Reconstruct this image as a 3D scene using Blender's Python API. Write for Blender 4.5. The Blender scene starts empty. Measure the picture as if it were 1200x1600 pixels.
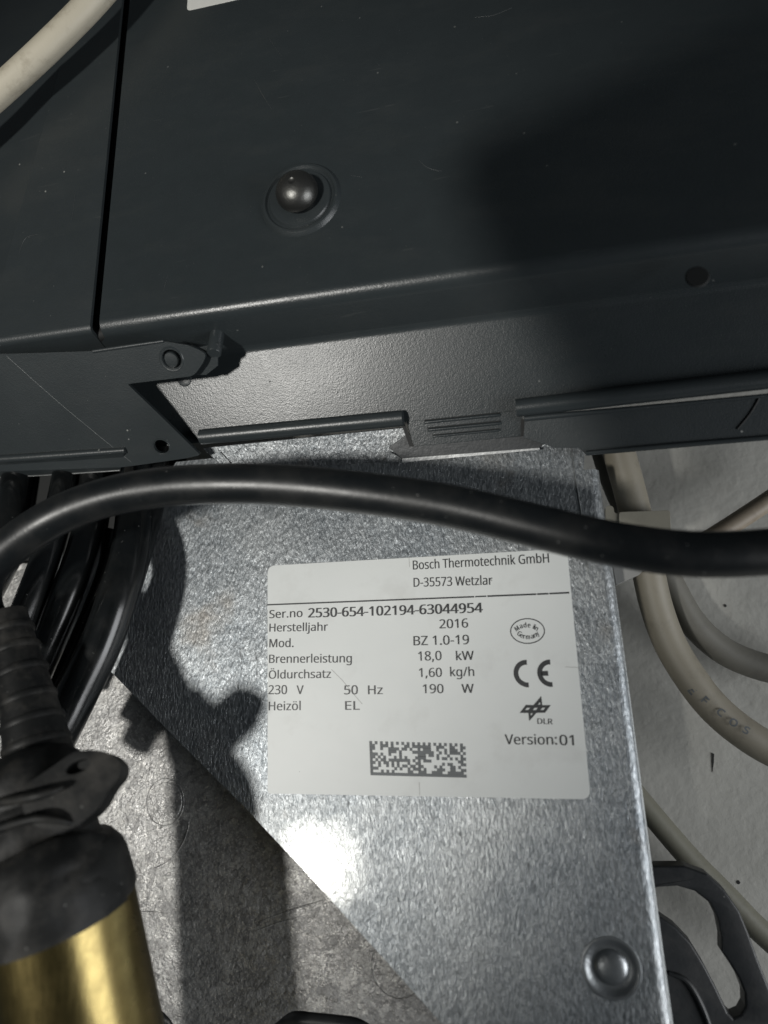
import bpy, bmesh, math, random
from mathutils import Vector, Matrix
from mathutils.geometry import tessellate_polygon

random.seed(4)
sc = bpy.context.scene
COL = sc.collection
S = 0.001                                   # everything below is written in millimetres

# ---------------------------------------------------------------- camera
CAM = Vector((87.2, 36.6, 222.1))
ROT = Matrix(((0.97609, 0.07381, 0.20445), (-0.02822, 0.97565, -0.21751), (-0.21552, 0.20654, 0.95441)))
FPX = 1100.0
cd = bpy.data.cameras.new('camera'); cam = bpy.data.objects.new('camera', cd); COL.objects.link(cam)
cam.matrix_world = Matrix.Translation(CAM * S) @ ROT.to_4x4()
cd.sensor_fit = 'HORIZONTAL'; cd.sensor_width = 36.0; cd.lens = 36.0 * FPX / 1200.0
cd.clip_start = 0.005; cd.clip_end = 20.0
cd.dof.use_dof = True; cd.dof.focus_distance = 0.236; cd.dof.aperture_fstop = 8.5
sc.camera = cam

# ---------------------------------------------------------------- world: dim even room light
w = bpy.data.worlds.new('World'); sc.world = w; w.use_nodes = True
wb = w.node_tree.nodes['Background']
wb.inputs['Color'].default_value = (0.80, 0.93, 1.0, 1); wb.inputs['Strength'].default_value = 0.042

# ---------------------------------------------------------------- key lamp: a hand torch from the lower left
LDIR = Vector((-0.285, -0.295, 0.91)).normalized()
AIM = Vector((-55, 112, 0))
def lamp(name, kind, loc, target, power, color, size):
    ld = bpy.data.lights.new(name, kind); lo = bpy.data.objects.new(name, ld); COL.objects.link(lo)
    ld.energy = power; ld.color = color
    lo.location = Vector(loc) * S
    lo.rotation_euler = (Vector(target) - Vector(loc)).to_track_quat('-Z', 'Y').to_euler()
    if kind == 'SPOT': ld.shadow_soft_size = size
    else: ld.size = size
    return lo, ld
KD = 1500
lo, ld = lamp('torch_lamp', 'SPOT', AIM + LDIR * KD, AIM, 68.0, (1.0, 0.98, 0.93), 0.065)
ld.spot_size = math.radians(14.2); ld.spot_blend = 0.4; lo.scale = (1, 1.2, 1)
# weak added fill, no source in view, from below right onto the wall
lo2, ld2 = lamp('fill_lamp', 'AREA', (680, -160, 240), (150, 20, -62), 3.3, (0.96, 0.98, 1.0), 0.38)

vs = sc.view_settings
vs.view_transform = 'Standard'; vs.look = 'None'; vs.exposure = 0.0; vs.gamma = 1.0
try: vs.use_curve_mapping = False
except Exception: pass

# ---------------------------------------------------------------- where a line of sight meets a real plane
def onplane(px, py, p0, n):
    d = ROT @ Vector(((px - 600) / FPX, -(py - 800) / FPX, -1.0))
    p0 = Vector(p0); n = Vector(n)
    t = (p0 - CAM).dot(n) / d.dot(n)
    return CAM + d * t
def P(px, py, z=0.0): return onplane(px, py, (0, 0, z), (0, 0, 1))
YC, ZC = 145.5, 38.0                        # the crease of the black cover
YB, ZB = 112.0, 8.0                         # foot of its slanting face
TB = math.radians(24)
BD = Vector((0, -math.cos(TB), -math.sin(TB)))
BN = Vector((0, BD.z, -BD.y)); BN = BN if BN.z > 0 else -BN
def PB(px, py, off=0.0): return onplane(px, py, Vector((0, YB, ZB)) + BN * off, BN)
TD = math.radians(40)
D0 = PB(313, 711, 4.5)
DN = Vector((0, -math.sin(TD), math.cos(TD)))
def PD(px, py, off=0.0): return onplane(px, py, D0 + DN * off, DN)
AT = 0.03
AN = Vector((0, AT, 1)).normalized()
def PA(px, py, off=0.0): return onplane(px, py, Vector((0, YC, ZC)) + AN * off, AN)

# ---------------------------------------------------------------- object helpers
def thing(name, label, cat, loc, group=None):
    o = bpy.data.objects.new(name, None); COL.objects.link(o)
    o.location = Vector(loc) * S; o.empty_display_size = 0.01
    o['label'] = label; o['category'] = cat
    if group: o['group'] = group
    return o
def origin(o):
    p = Vector((0, 0, 0))
    while o is not None:
        p += o.location; o = o.parent
    return p / S
def mk(name, bm, mat, parent=None, loc=(0, 0, 0), smooth=True, angle=35):
    base = origin(parent) if parent else Vector(loc)
    bmesh.ops.recalc_face_normals(bm, faces=bm.faces)
    for v in bm.verts: v.co = (v.co - base) * S
    if bm.faces.layers.int.get('pl'): angle = 12
    me = bpy.data.meshes.new(name); bm.to_mesh(me); bm.free()
    if smooth:
        for p in me.polygons: p.use_smooth = True
        try: me.set_sharp_from_angle(angle=math.radians(angle))
        except Exception: pass
    o = bpy.data.objects.new(name, me); COL.objects.link(o)
    if mat: me.materials.append(mat)
    if parent: o.parent = parent
    else: o.location = base * S
    return o
def tag(o, label, cat, group=None):
    o['label'] = label; o['category'] = cat
    if group: o['group'] = group
    return o

def plate(loops, n, t, bev=0.0, seg=2, bm=None):
    """polygon with holes (3D points on one plane), thickness t away from n, front edges bevelled"""
    bm = bm or bmesh.new(); n = Vector(n).normalized(); bm.faces.layers.int.new('pl')
    allv = [Vector(p) for lp in loops for p in lp]
    tris = tessellate_polygon([[Vector(p) for p in lp] for lp in loops])
    fv = [bm.verts.new(p) for p in allv]; bv = [bm.verts.new(p - n * t) for p in allv]
    ff = []
    for a, b, c in tris:
        try:
            ff.append(bm.faces.new((fv[a], fv[b], fv[c]))); bm.faces.new((bv[c], bv[b], bv[a]))
        except ValueError: pass
    i = 0; rim = []
    for lp in loops:
        m = len(lp)
        for k in range(m):
            a, b = i + k, i + (k + 1) % m
            try: bm.faces.new((fv[a], bv[a], bv[b], fv[b]))
            except ValueError: pass
            e = bm.edges.get((fv[a], fv[b]))
            if e: rim.append(e)
        i += m
    bmesh.ops.recalc_face_normals(bm, faces=bm.faces)
    if bev > 0:
        bmesh.ops.bevel(bm, geom=rim, offset=bev, segments=seg, affect='EDGES', profile=0.5, clamp_overlap=True)
    return bm

def crom(pts, n):
    out = []; m = len(pts)
    for i in range(m - 1):
        p0 = pts[max(i - 1, 0)]; p1 = pts[i]; p2 = pts[i + 1]; p3 = pts[min(i + 2, m - 1)]
        for k in range(n):
            t = k / n
            out.append(0.5 * ((2 * p1) + (p2 - p0) * t + (2 * p0 - 5 * p1 + 4 * p2 - p3) * t * t + (3 * p1 - p0 - 3 * p2 + p3) * t ** 3))
    out.append(pts[-1].copy()); return out

def tube(pts, rad, n=28, sub=8, bm=None, cap=True, wob=0.0, flat=None):
    """pts: 3D points, rad: radius or list of radii at the points"""
    bm = bm or bmesh.new()
    if not isinstance(rad, (list, tuple)): rad = [rad] * len(pts)
    P4 = [Vector((*p, r)) for p, r in zip(pts, rad)]
    path = crom(P4, sub)
    pos = [Vector(p[:3]) for p in path]; rr = [p[3] for p in path]
    rings = []; up = None
    for i, p in enumerate(pos):
        t = (pos[min(i + 1, len(pos) - 1)] - pos[max(i - 1, 0)]).normalized()
        if up is None: up = t.orthogonal().normalized() if flat is None else Vector(flat)
        up = (up - t * up.dot(t)).normalized(); sd = t.cross(up)
        q = rr[i] * (1 + wob * math.sin(i * 1.7))
        rings.append([bm.verts.new(p + (up * math.cos(a) + sd * math.sin(a)) * q) for a in [2 * math.pi * k / n for k in range(n)]])
    for a, b in zip(rings, rings[1:]):
        for k in range(n): bm.faces.new((a[k], a[(k + 1) % n], b[(k + 1) % n], b[k]))
    if cap: bm.faces.new(rings[0]); bm.faces.new(rings[-1])
    return bm

def lathe(c, axis, prof, n=48, bm=None, close=True):
    """prof: (radius, height) pairs along the axis"""
    bm = bm or bmesh.new(); c = Vector(c); ax = Vector(axis).normalized()
    u = ax.orthogonal().normalized(); v = ax.cross(u); rings = []
    for r, h in prof:
        if r < 1e-4: rings.append([bm.verts.new(c + ax * h)])
        else: rings.append([bm.verts.new(c + ax * h + (u * math.cos(a) + v * math.sin(a)) * r) for a in [2 * math.pi * k / n for k in range(n)]])
    for a, b in zip(rings, rings[1:]):
        if len(a) == 1 and len(b) == 1: continue
        for k in range(n):
            k2 = (k + 1) % n
            if len(a) == 1: bm.faces.new((a[0], b[k2], b[k]))
            elif len(b) == 1: bm.faces.new((a[k], a[k2], b[0]))
            else: bm.faces.new((a[k], a[k2], b[k2], b[k]))
    return bm

def sweep(prof, xl, xr, t, nx=40, bm=None):
    """bent sheet: prof = (y,z) list, runs along X between xl(y,z) and xr(y,z); thickness t behind"""
    bm = bm or bmesh.new(); m = len(prof); nrm = []
    for i in range(m):
        a = Vector(prof[max(i - 1, 0)]); b = Vector(prof[min(i + 1, m - 1)]); d = (b - a).normalized()
        q = Vector((-d.y, d.x))
        if q.y < 0 and abs(q.y) > 0.05: q = -q
        nrm.append(q)
    F = []; B = []
    for (y, z), q in zip(prof, nrm):
        a, b = xl(y, z), xr(y, z)
        F.append([bm.verts.new((a + (b - a) * k / nx, y, z)) for k in range(nx + 1)])
        B.append([bm.verts.new((a + (b - a) * k / nx, y - q.x * t, z - q.y * t)) for k in range(nx + 1)])
    for i in range(m - 1):
        for k in range(nx):
            bm.faces.new((F[i][k], F[i][k + 1], F[i + 1][k + 1], F[i + 1][k]))
            bm.faces.new((B[i][k], B[i + 1][k], B[i + 1][k + 1], B[i][k + 1]))
        bm.faces.new((F[i][0], F[i + 1][0], B[i + 1][0], B[i][0]))
        bm.faces.new((F[i][-1], B[i][-1], B[i + 1][-1], F[i + 1][-1]))
    for k in range(nx):
        bm.faces.new((F[0][k], B[0][k], B[0][k + 1], F[0][k + 1]))
        bm.faces.new((F[-1][k], F[-1][k + 1], B[-1][k + 1], B[-1][k]))
    return bm

def arc2(c, r, a0, a1, n):
    return [(c[0] + r * math.cos(math.radians(a0 + (a1 - a0) * k / n)), c[1] + r * math.sin(math.radians(a0 + (a1 - a0) * k / n))) for k in range(n + 1)]

def roundpoly(pts, r, n=5):
    """rounded corners in the polygon's own plane; r may be a list"""
    out = []; m = len(pts); pts = [Vector(p) for p in pts]
    for i in range(m):
        q = r[i] if isinstance(r, (list, tuple)) else r
        p = pts[i]; a = pts[i - 1] - p; b = pts[(i + 1) % m] - p
        if q <= 0: out.append(p); continue
        la, lb = a.length, b.length; a.normalize(); b.normalize()
        q = min(q, la * .45, lb * .45)
        s, e = p + a * q, p + b * q
        for k in range(n + 1):
            t = k / n; out.append(s * (1 - t) ** 2 + p * 2 * t * (1 - t) + e * t * t)
    return out

def ellipse(c, n, rx, ry, k=28, ang=0, u=None):
    n = Vector(n).normalized(); u = Vector(u or (1, 0, 0)); u = (u - n * u.dot(n)).normalized(); v = n.cross(u)
    return [Vector(c) + u * rx * math.cos(2 * math.pi * i / k + ang) + v * ry * math.sin(2 * math.pi * i / k + ang) for i in range(k)]

# ---------------------------------------------------------------- materials
class N:
    def __init__(s, name):
        s.m = bpy.data.materials.new(name); s.m.use_nodes = True; s.t = s.m.node_tree
        s.b = s.t.nodes['Principled BSDF']; s.tc = s.t.nodes.new('ShaderNodeTexCoord')
    def n(s, k, **kw):
        q = s.t.nodes.new('ShaderNode' + k)
        for a, v in kw.items():
            if a in q.inputs: q.inputs[a].default_value = v
            else: setattr(q, a, v)
        return q
    def l(s, a, b): s.t.links.new(a, b)
    def geo(s, scale=(1, 1, 1), rot=(0, 0, 0), loc=(0, 0, 0)):
        mp = s.n('Mapping'); mp.inputs['Scale'].default_value = scale; mp.inputs['Rotation'].default_value = rot; mp.inputs['Location'].default_value = loc
        g = s.n('NewGeometry'); s.l(g.outputs['Position'], mp.inputs['Vector']); return mp.outputs['Vector']
    def noise(s, vec, scale, detail=4, rough=0.55):
        q = s.n('TexNoise'); q.inputs['Scale'].default_value = scale; q.inputs['Detail'].default_value = detail; q.inputs['Roughness'].default_value = rough
        if vec: s.l(vec, q.inputs['Vector'])
        return q.outputs['Fac']
    def voro(s, vec, scale, feature='F1', out='Distance'):
        q = s.n('TexVoronoi'); q.feature = feature; q.inputs['Scale'].default_value = scale; s.l(vec, q.inputs['Vector']); return q.outputs[out]
    def ramp(s, fac, *st):
        q = s.n('ValToRGB'); e = q.color_ramp.elements
        while len(e) < len(st): e.new(0.5)
        for k, (p, c) in enumerate(st):
            e[k].position = p; e[k].color = (c, c, c, 1) if isinstance(c, (int, float)) else (*c, 1)
        s.l(fac, q.inputs['Fac']); return q.outputs['Color']
    def math(s, op, a, b=0.0, c=None):
        q = s.n('Math', operation=op)
        for i, x in enumerate((a, b, c)):
            if x is None: continue
            if isinstance(x, (int, float)): q.inputs[i].default_value = x
            else: s.l(x, q.inputs[i])
        return q.outputs[0]
    def mix(s, f, a, b, mode='MIX'):
        q = s.n('MixRGB', blend_type=mode)
        for i, x in enumerate((f, a, b)):
            if isinstance(x, (int, float)): q.inputs[i].default_value = x if i == 0 else (x, x, x, 1)
            elif isinstance(x, tuple): q.inputs[i].default_value = (*x, 1)
            else: s.l(x, q.inputs[i])
        return q.outputs[0]
    def bump(s, h, strength, dist, prev=None):
        q = s.n('Bump'); q.inputs['Strength'].default_value = strength; q.inputs['Distance'].default_value = dist
        s.l(h, q.inputs['Height'])
        if prev: s.l(prev, q.inputs['Normal'])
        return q.outputs['Normal']
    def set(s, **kw):
        for k, v in kw.items():
            i = s.b.inputs[k.replace('_', ' ')]
            if isinstance(v, (int, float)): i.default_value = v
            elif isinstance(v, tuple): i.default_value = (*v, 1) if len(v) == 3 else v
            else: s.l(v, i)
        return s.m

def specks(s, vec, scale, thr, dens=0.75):
    """sparse dust: tiny dots at some voronoi cells"""
    q = s.n('TexVoronoi'); q.inputs['Scale'].default_value = scale; s.l(vec, q.inputs['Vector'])
    near = s.math('LESS_THAN', q.outputs['Distance'], thr)
    sep = s.n('SeparateColor'); s.l(q.outputs['Color'], sep.inputs['Color'])
    return s.math('MULTIPLY', near, s.math('GREATER_THAN', sep.outputs[0], dens))

def m_paint(name='black_powder_coat', base=(0.023, 0.028, 0.030), rough=0.34, dust=0.14, grain=1.0, spec=.5):
    s = N(name); g = s.geo()
    big = s.noise(g, 18, 5, .6); fine = s.noise(g, 2300, 2, .5); mid = s.noise(g, 130, 5, .65)
    sp = specks(s, s.geo(), 160, 0.055, .80)
    sp2 = specks(s, s.geo(loc=(3.1, 2.2, 1.7)), 420, 0.07, .82)
    spk = s.math('MAXIMUM', sp, s.math('MULTIPLY', sp2, .35))
    # scratches: thin stretched noise
    sc1 = s.ramp(s.noise(s.geo((1, 14, 8), (0.2, 0.3, 0.6)), 45, 2, .5), (0.735, 0.0), (0.75, 1.0))
    col = s.mix(s.math('MULTIPLY', mid, .35), base, tuple(c * 1.7 for c in base))
    col = s.mix(s.math('MULTIPLY', sc1, .05), col, (.25, .25, .24))
    col = s.mix(s.math('MULTIPLY', spk, dust * 2.6), col, (.5, .5, .46))
    wipe = s.ramp(s.noise(s.geo((1, 3, 1), (0, 0, .5)), 30, 6, .65), (.50, 0.), (.72, 1.))
    col = s.mix(s.math('MULTIPLY', wipe, .03), col, (.20, .19, .165))
    r = s.math('ADD', rough - .11, s.math('MULTIPLY', big, .26)); r = s.math('ADD', r, s.math('MULTIPLY', spk, .3))
    nb = s.bump(fine, .30 * grain, .00016)
    nb = s.bump(s.noise(g, 900, 2, .5), .10 * grain, .0003, nb)
    return s.set(Base_Color=col, Roughness=r, Specular_IOR_Level=spec, Normal=nb)
def m_rubber(name, base, rough, bump=.1, dirt=.2, spec=.5):
    s = N(name); g = s.geo()
    mid = s.noise(g, 90, 6, .65); fine = s.noise(g, 900, 3, .5)
    spk = s.math('MAXIMUM', specks(s, g, 300, .07, .7), s.math('MULTIPLY', s.ramp(s.noise(s.geo((1, 1, 1), loc=(5, 5, 5)), 420, 3, .7), (.70, 0.), (.76, 1.)), .5))
    col = s.mix(s.math('MULTIPLY', s.ramp(mid, (.45, 0.), (.75, 1.)), dirt), base, (.13, .12, .105))
    col = s.mix(s.math('MULTIPLY', spk, .3), col, (.4, .4, .38))
    r = s.math('ADD', rough, s.math('MULTIPLY', s.math('SUBTRACT', mid, .5), .25))
    nb = s.bump(fine, bump, .0002)
    return s.set(Base_Color=col, Roughness=r, Normal=nb, Specular_IOR_Level=spec)
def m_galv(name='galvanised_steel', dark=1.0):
    s = N(name)
    g = s.geo(); st = s.geo((1.0, 0.42, 1), (0, 0, math.radians(-28)))
    cell = s.n('TexVoronoi'); cell.inputs['Scale'].default_value = 1750; s.l(st, cell.inputs['Vector'])
    sep = s.n('SeparateColor'); s.l(cell.outputs['Color'], sep.inputs['Color'])
    grain = s.noise(st, 1100, 3, .6); cloud = s.noise(g, 22, 5, .6); cl2 = s.noise(g, 75, 6, .7)
    pit = s.ramp(s.noise(st, 420, 4, .6), (.30, 1.), (.38, 0.))
    pit = s.math('MULTIPLY', pit, s.ramp(s.noise(s.geo(loc=(1.3, .2, 0)), 26, 3, .5), (.46, 0.), (.62, 1.)))
    rust = s.ramp(s.noise(s.geo(loc=(.4, 1.2, 0)), 30, 4, .6), (.60, 0.), (.75, 1.))
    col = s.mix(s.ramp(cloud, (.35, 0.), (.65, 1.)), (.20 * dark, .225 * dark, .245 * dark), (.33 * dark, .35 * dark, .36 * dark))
    col = s.mix(s.ramp(sep.outputs[0], (.05, 0.), (.95, 1.)), s.mix(.26, col, 0.05), s.mix(.13, col, .95))
    col = s.mix(s.math('MULTIPLY', rust, .5), col, (.21, .17, .125))
    col = s.mix(s.math('MULTIPLY', pit, .7), col, (.05, .05, .05))
    # highlight painted into the colour: a lighter, smoother spot near the cut edge
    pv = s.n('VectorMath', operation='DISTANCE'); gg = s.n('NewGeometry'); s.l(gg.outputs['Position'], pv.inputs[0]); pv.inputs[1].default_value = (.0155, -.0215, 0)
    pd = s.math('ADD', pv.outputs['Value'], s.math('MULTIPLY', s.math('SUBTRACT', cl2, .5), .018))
    hot_spot = s.n('MapRange'); s.l(pd, hot_spot.inputs['Value']); hot_spot.inputs['From Min'].default_value = .003; hot_spot.inputs['From Max'].default_value = .017
    hot_spot.inputs['To Min'].default_value = 1; hot_spot.inputs['To Max'].default_value = 0; hot_spot = hot_spot.outputs['Result']
    col = s.mix(s.math('MULTIPLY', hot_spot, .8), col, (.80, .81, .79))
    r = s.math('ADD', .33, s.math('MULTIPLY', cl2, .12)); r = s.math('SUBTRACT', r, s.math('MULTIPLY', hot_spot, .15)); r = s.math('ADD', r, s.math('MULTIPLY', pit, .2)); r = s.math('ADD', r, s.math('MULTIPLY', sep.outputs[2], .10))
    nb = s.bump(grain, .8, .00034); nb = s.bump(sep.outputs[1], .7, .00020, nb); nb = s.bump(cloud, .25, .004, nb)
    return s.set(Base_Color=col, Metallic=.85, Roughness=r, Normal=nb)
def m_cast():
    s = N('cast_aluminium'); g = s.geo()
    gr = s.noise(g, 520, 4, .7); gr2 = s.noise(g, 190, 5, .65); cl = s.noise(g, 35, 4, .6)
    vc = s.n('TexVoronoi'); vc.inputs['Scale'].default_value = 1900; s.l(g, vc.inputs['Vector'])
    sep = s.n('SeparateColor'); s.l(vc.outputs['Color'], sep.inputs['Color'])
    col = s.mix(s.ramp(cl, (.35, 0.), (.7, 1.)), (.33, .328, .322), (.50, .495, .485))
    pc = s.n('TexVoronoi'); pc.inputs['Scale'].default_value = 330; wv = s.n('VectorMath', operation='ADD'); s.l(g, wv.inputs[0])
    nz = s.n('TexNoise'); nz.inputs['Scale'].default_value = 260; s.l(g, nz.inputs['Vector']); sc_ = s.n('VectorMath', operation='SCALE'); sc_.inputs['Scale'].default_value = .006; s.l(nz.outputs['Color'], sc_.inputs[0]); s.l(sc_.outputs[0], wv.inputs[1]); s.l(wv.outputs[0], pc.inputs['Vector'])
    ps = s.n('SeparateColor'); s.l(pc.outputs['Color'], ps.inputs['Color'])
    col = s.mix(s.ramp(ps.outputs[0], (.1, .38), (.9, 0.)), col, (.10, .10, .10)); col = s.mix(s.ramp(ps.outputs[1], (.55, 0.), (1., .35)), col, (.70, .69, .66))
    col = s.mix(s.ramp(gr, (.40, .45), (.52, 0.)), col, (.14, .135, .13))
    col = s.mix(s.math('MULTIPLY', s.ramp(sep.outputs[0], (.8, 0.), (.95, 1.)), .35), col, (.75, .73, .69))
    nb = s.bump(s.noise(g, 900, 3, .6), .8, .0005); nb = s.bump(gr2, .6, .0012, nb)
    return s.set(Base_Color=col, Metallic=.5, Roughness=s.math('ADD', .31, s.math('MULTIPLY', ps.outputs[2], .22)), Normal=nb)
def m_label():
    s = N('label_film'); g = s.geo()
    n1 = s.noise(g, 40, 5, .6); sp = specks(s, g, 190, .05, .82)
    smu = s.ramp(s.noise(s.geo(loc=(2, .6, 0)), 60, 5, .6), (.56, 0.), (.75, 1.))
    col = s.mix(n1, (.59, .61, .60), (.66, .675, .66))
    col = s.mix(s.math('MULTIPLY', smu, .25), col, (.38, .37, .35))
    col = s.mix(s.math('MULTIPLY', sp, .6), col, (.15, .15, .14))
    nb = s.bump(s.noise(g, 25, 3, .5), .25, .0012)
    return s.set(Base_Color=col, Roughness=.42, Normal=nb, Specular_IOR_Level=.4)
def m_flat(name, c, rough=.5, metal=0.0, bump=0.0, bs=400):
    s = N(name); g = s.geo(); n1 = s.noise(g, bs * .2, 5, .6)
    col = s.mix(n1, tuple(x * .82 for x in c), tuple(min(1, x * 1.15) for x in c))
    nb = s.bump(s.noise(g, bs, 3, .6), bump, .0003)
    return s.set(Base_Color=col, Roughness=rough, Metallic=metal, Normal=nb)
def m_wall():
    s = N('painted_plaster'); g = s.geo()
    sp = specks(s, g, 45, .02, .9)
    col = s.mix(s.noise(g, 14, 5, .6), (.38, .375, .345), (.45, .445, .41))
    col = s.mix(s.math('MULTIPLY', sp, .7), col, (.1, .09, .08))
    gm = s.ramp(s.noise(g, 40, 6, .7), (.5, 0.), (.75, 1.)); col = s.mix(s.math('MULTIPLY', gm, .25), col, (.20, .19, .165))
    nb = s.bump(s.noise(g, 260, 4, .6), .5, .0007)
    return s.set(Base_Color=col, Roughness=.8, Normal=nb)
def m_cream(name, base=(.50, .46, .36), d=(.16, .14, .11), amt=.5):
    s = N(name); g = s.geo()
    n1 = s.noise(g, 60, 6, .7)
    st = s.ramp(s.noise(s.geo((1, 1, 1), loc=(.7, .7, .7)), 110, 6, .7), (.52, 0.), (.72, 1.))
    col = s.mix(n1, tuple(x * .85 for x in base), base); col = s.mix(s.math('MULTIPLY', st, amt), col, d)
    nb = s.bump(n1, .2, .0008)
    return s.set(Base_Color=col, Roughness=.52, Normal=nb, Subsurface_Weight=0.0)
def m_brass():
    s = N('brass'); g = s.geo((1, 1, 1))
    n1 = s.noise(g, 60, 6, .7); st = s.noise(s.geo((30, 3, 3), (0, 0, math.radians(-72))), 60, 3, .6)
    col = s.mix(n1, (.16, .125, .05), (.28, .22, .09))
    tz = s.ramp(s.noise(g, 170, 6, .7), (.48, 0.), (.62, 1.)); col = s.mix(s.math('MULTIPLY', tz, .22), col, (.075, .055, .025))
    r = s.math('ADD', s.math('ADD', .20, s.math('MULTIPLY', st, .18)), s.math('MULTIPLY', tz, .04))
    return s.set(Base_Color=col, Metallic=1.0, Roughness=r, Normal=s.bump(st, .10, .0003))

PAINT = m_paint(); PAINT_B = m_paint('black_powder_coat_grained', (.022, .027, .029), .29, .05, 1.0, .40)
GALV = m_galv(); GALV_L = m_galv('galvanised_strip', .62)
CAST = m_cast(); LABEL = m_label(); WALL = m_wall()
INK = m_flat('label_ink', (.022, .024, .026), .45); INK2 = m_flat('label_ink_grey', (.095, .105, .11), .5)
CABLE = m_rubber('cable_sheath', (.007, .0085, .0095), .37, .14, .10)
GLOSS = m_rubber('glossy_cable_sheath', (.006, .007, .0075), .20, .05, .06)
BOOT = m_rubber('rubber_boot', (.007, .0075, .0075), .55, .25, .30, .28)
PLASTIC = m_rubber('black_plastic', (.018, .02, .022), .45, .2, .15)
STEEL = m_flat('blackened_steel', (.11, .11, .105), .40, .9, .3, 700)
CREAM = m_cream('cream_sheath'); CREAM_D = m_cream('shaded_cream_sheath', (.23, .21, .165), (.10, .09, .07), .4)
CLIP = m_cream('cream_plastic', (.33, .31, .25), (.2, .18, .15), .3)
GREY = m_cream('grey_sheath', (.15, .145, .125), (.07, .065, .06), .4)
WHITE = m_flat('white_sticker_film', (.74, .74, .70), .4); BRASS = m_brass()
EDGE = m_flat('worn_steel_edge', (.22, .23, .23), .45, .9, .4, 700)
EDGE_D = m_flat('rubbed_paint_edge', (.16, .165, .165), .35, .5, .3, 700)
DARK = m_flat('cover_inside', (.006, .007, .007), .7)

# the sans-serif face that ships inside Blender; without it the default face is used
import os
FONT = None
try:
    fp_ = os.path.join(bpy.utils.system_resource('DATAFILES'), 'fonts', 'NotoSansHebrew-Regular.woff2')
    if os.path.exists(fp_): FONT = bpy.data.fonts.load(fp_)
except Exception: FONT = None
# ================================================================ the setting: plaster wall behind
ZW = -62.0
bm = bmesh.new()
vv = [bm.verts.new(p) for p in ((-420, -420, ZW), (520, -420, ZW), (520, 620, ZW), (-420, 620, ZW))]; bm.faces.new(vv)
o = mk('wall', bm, WALL); o['kind'] = 'structure'
def stainmark(pts):
    return plate([[P(x, y, ZW + .25) for x, y in pts]], (0, 0, 1), .2)
for pts in ([(1112, 1176), (1116, 1178), (1115.5, 1190), (1113.5, 1207), (1112.5, 1192)], [(1131, 945), (1134, 944), (1136, 947), (1133, 949)], [(1152, 1377), (1155, 1376), (1157, 1379), (1155, 1382), (1152, 1381)]):
    q = mk('wall_chip', stainmark(pts), DARK, o)

# ================================================================ galvanised bracket sheet with the rating label
br = thing('burner_bracket', 'galvanised steel bracket sheet with the printed white rating label, below the black cover', 'metal bracket', P(660, 1300, 0))
T = 1.6
out = [P(60, 905, 0), P(110, 880, 0), P(175, 845, 0), P(232, 775, 0), P(262, 745, 0), P(275, 722, 0), P(330, 716, 0), P(420, 724, 0), P(600, 716, 0), P(640, 700, 0), P(868, 684, 0), P(915, 700, 0), P(915.5, 729, 0), P(936, 732, 0)]
edge = [P(945, 800, 0), P(960, 900, 0), P(982, 1060, 0), P(1002, 1215, 0), P(1022, 1370, 0), P(1044, 1535, 0), P(1062, 1665, 0)]
diag = [P(735, 1650, 0), P(600, 1498, 0), P(540, 1432, 0), P(470, 1355, 0), P(380, 1259, 0), P(270, 1149, 0), P(170, 1046, 0), P(60, 935, 0)]
scr = P(955, 1513, 0)
hole = ellipse(scr, (0, 0, 1), 7.9, 7.9, 40)
RR = 3.2
inner = [p - Vector((RR, 0, 0)) for p in [out[-1]] + edge]
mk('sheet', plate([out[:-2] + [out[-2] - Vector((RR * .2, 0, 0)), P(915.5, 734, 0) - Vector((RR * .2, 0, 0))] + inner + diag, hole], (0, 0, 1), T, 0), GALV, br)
# side flange folded back along the right edge
bm = bmesh.new()
fl = [out[-1]] + edge
prf = [(-RR + .0, 0.0)] + [(-RR + RR * math.sin(math.radians(90 * k / 10)), -RR * (1 - math.cos(math.radians(90 * k / 10)))) for k in range(1, 11)] + [(-.3, -20), (-1.8, -20)]
prf += [(-RR + (RR - T) * math.sin(math.radians(90 * k / 6)), -RR + (RR - T) * math.cos(math.radians(90 * k / 6))) for k in range(6, -1, -1)]
rows = [[bm.verts.new(p + Vector((x, 0, z))) for x, z in prf] for p in fl]
for r0, r1 in zip(rows, rows[1:]):
    for k in range(len(prf) - 1): bm.faces.new((r0[k], r1[k], r1[k + 1], r0[k + 1]))
for r0 in (rows[0], rows[-1]): bm.faces.new(r0)
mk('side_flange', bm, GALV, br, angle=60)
# worn bright line along the fold
mk('worn_edge', tube([p + Vector((-.35, 0, -RR + .9)) for p in fl], .42, 10, 4), EDGE, br)
mk('bend_ridge', tube([P(893, 700, .05), P(899, 745, .05), P(908, 800, .05), P(915, 850, .05), P(921, 900, .05)], [.18, .28, .22, .3, .1], 10, 5), EDGE, br)
# countersunk rivet low on the right
prof = [(7.95, 0.02), (7.6, .16), (7.1, .1), (6.5, -.2), (5.8, -.55), (5.0, -.8), (4.6, -.8), (4.4, -.45), (4.0, -.1), (3.3, .2), (2.3, .45), (1.2, .56), (0, .6)]
rv = mk('rivet', lathe(scr, (0, 0, 1), prof, 56), m_flat('rivet_steel', (.30, .315, .325), .36, .9, .4, 500), br)

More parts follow.
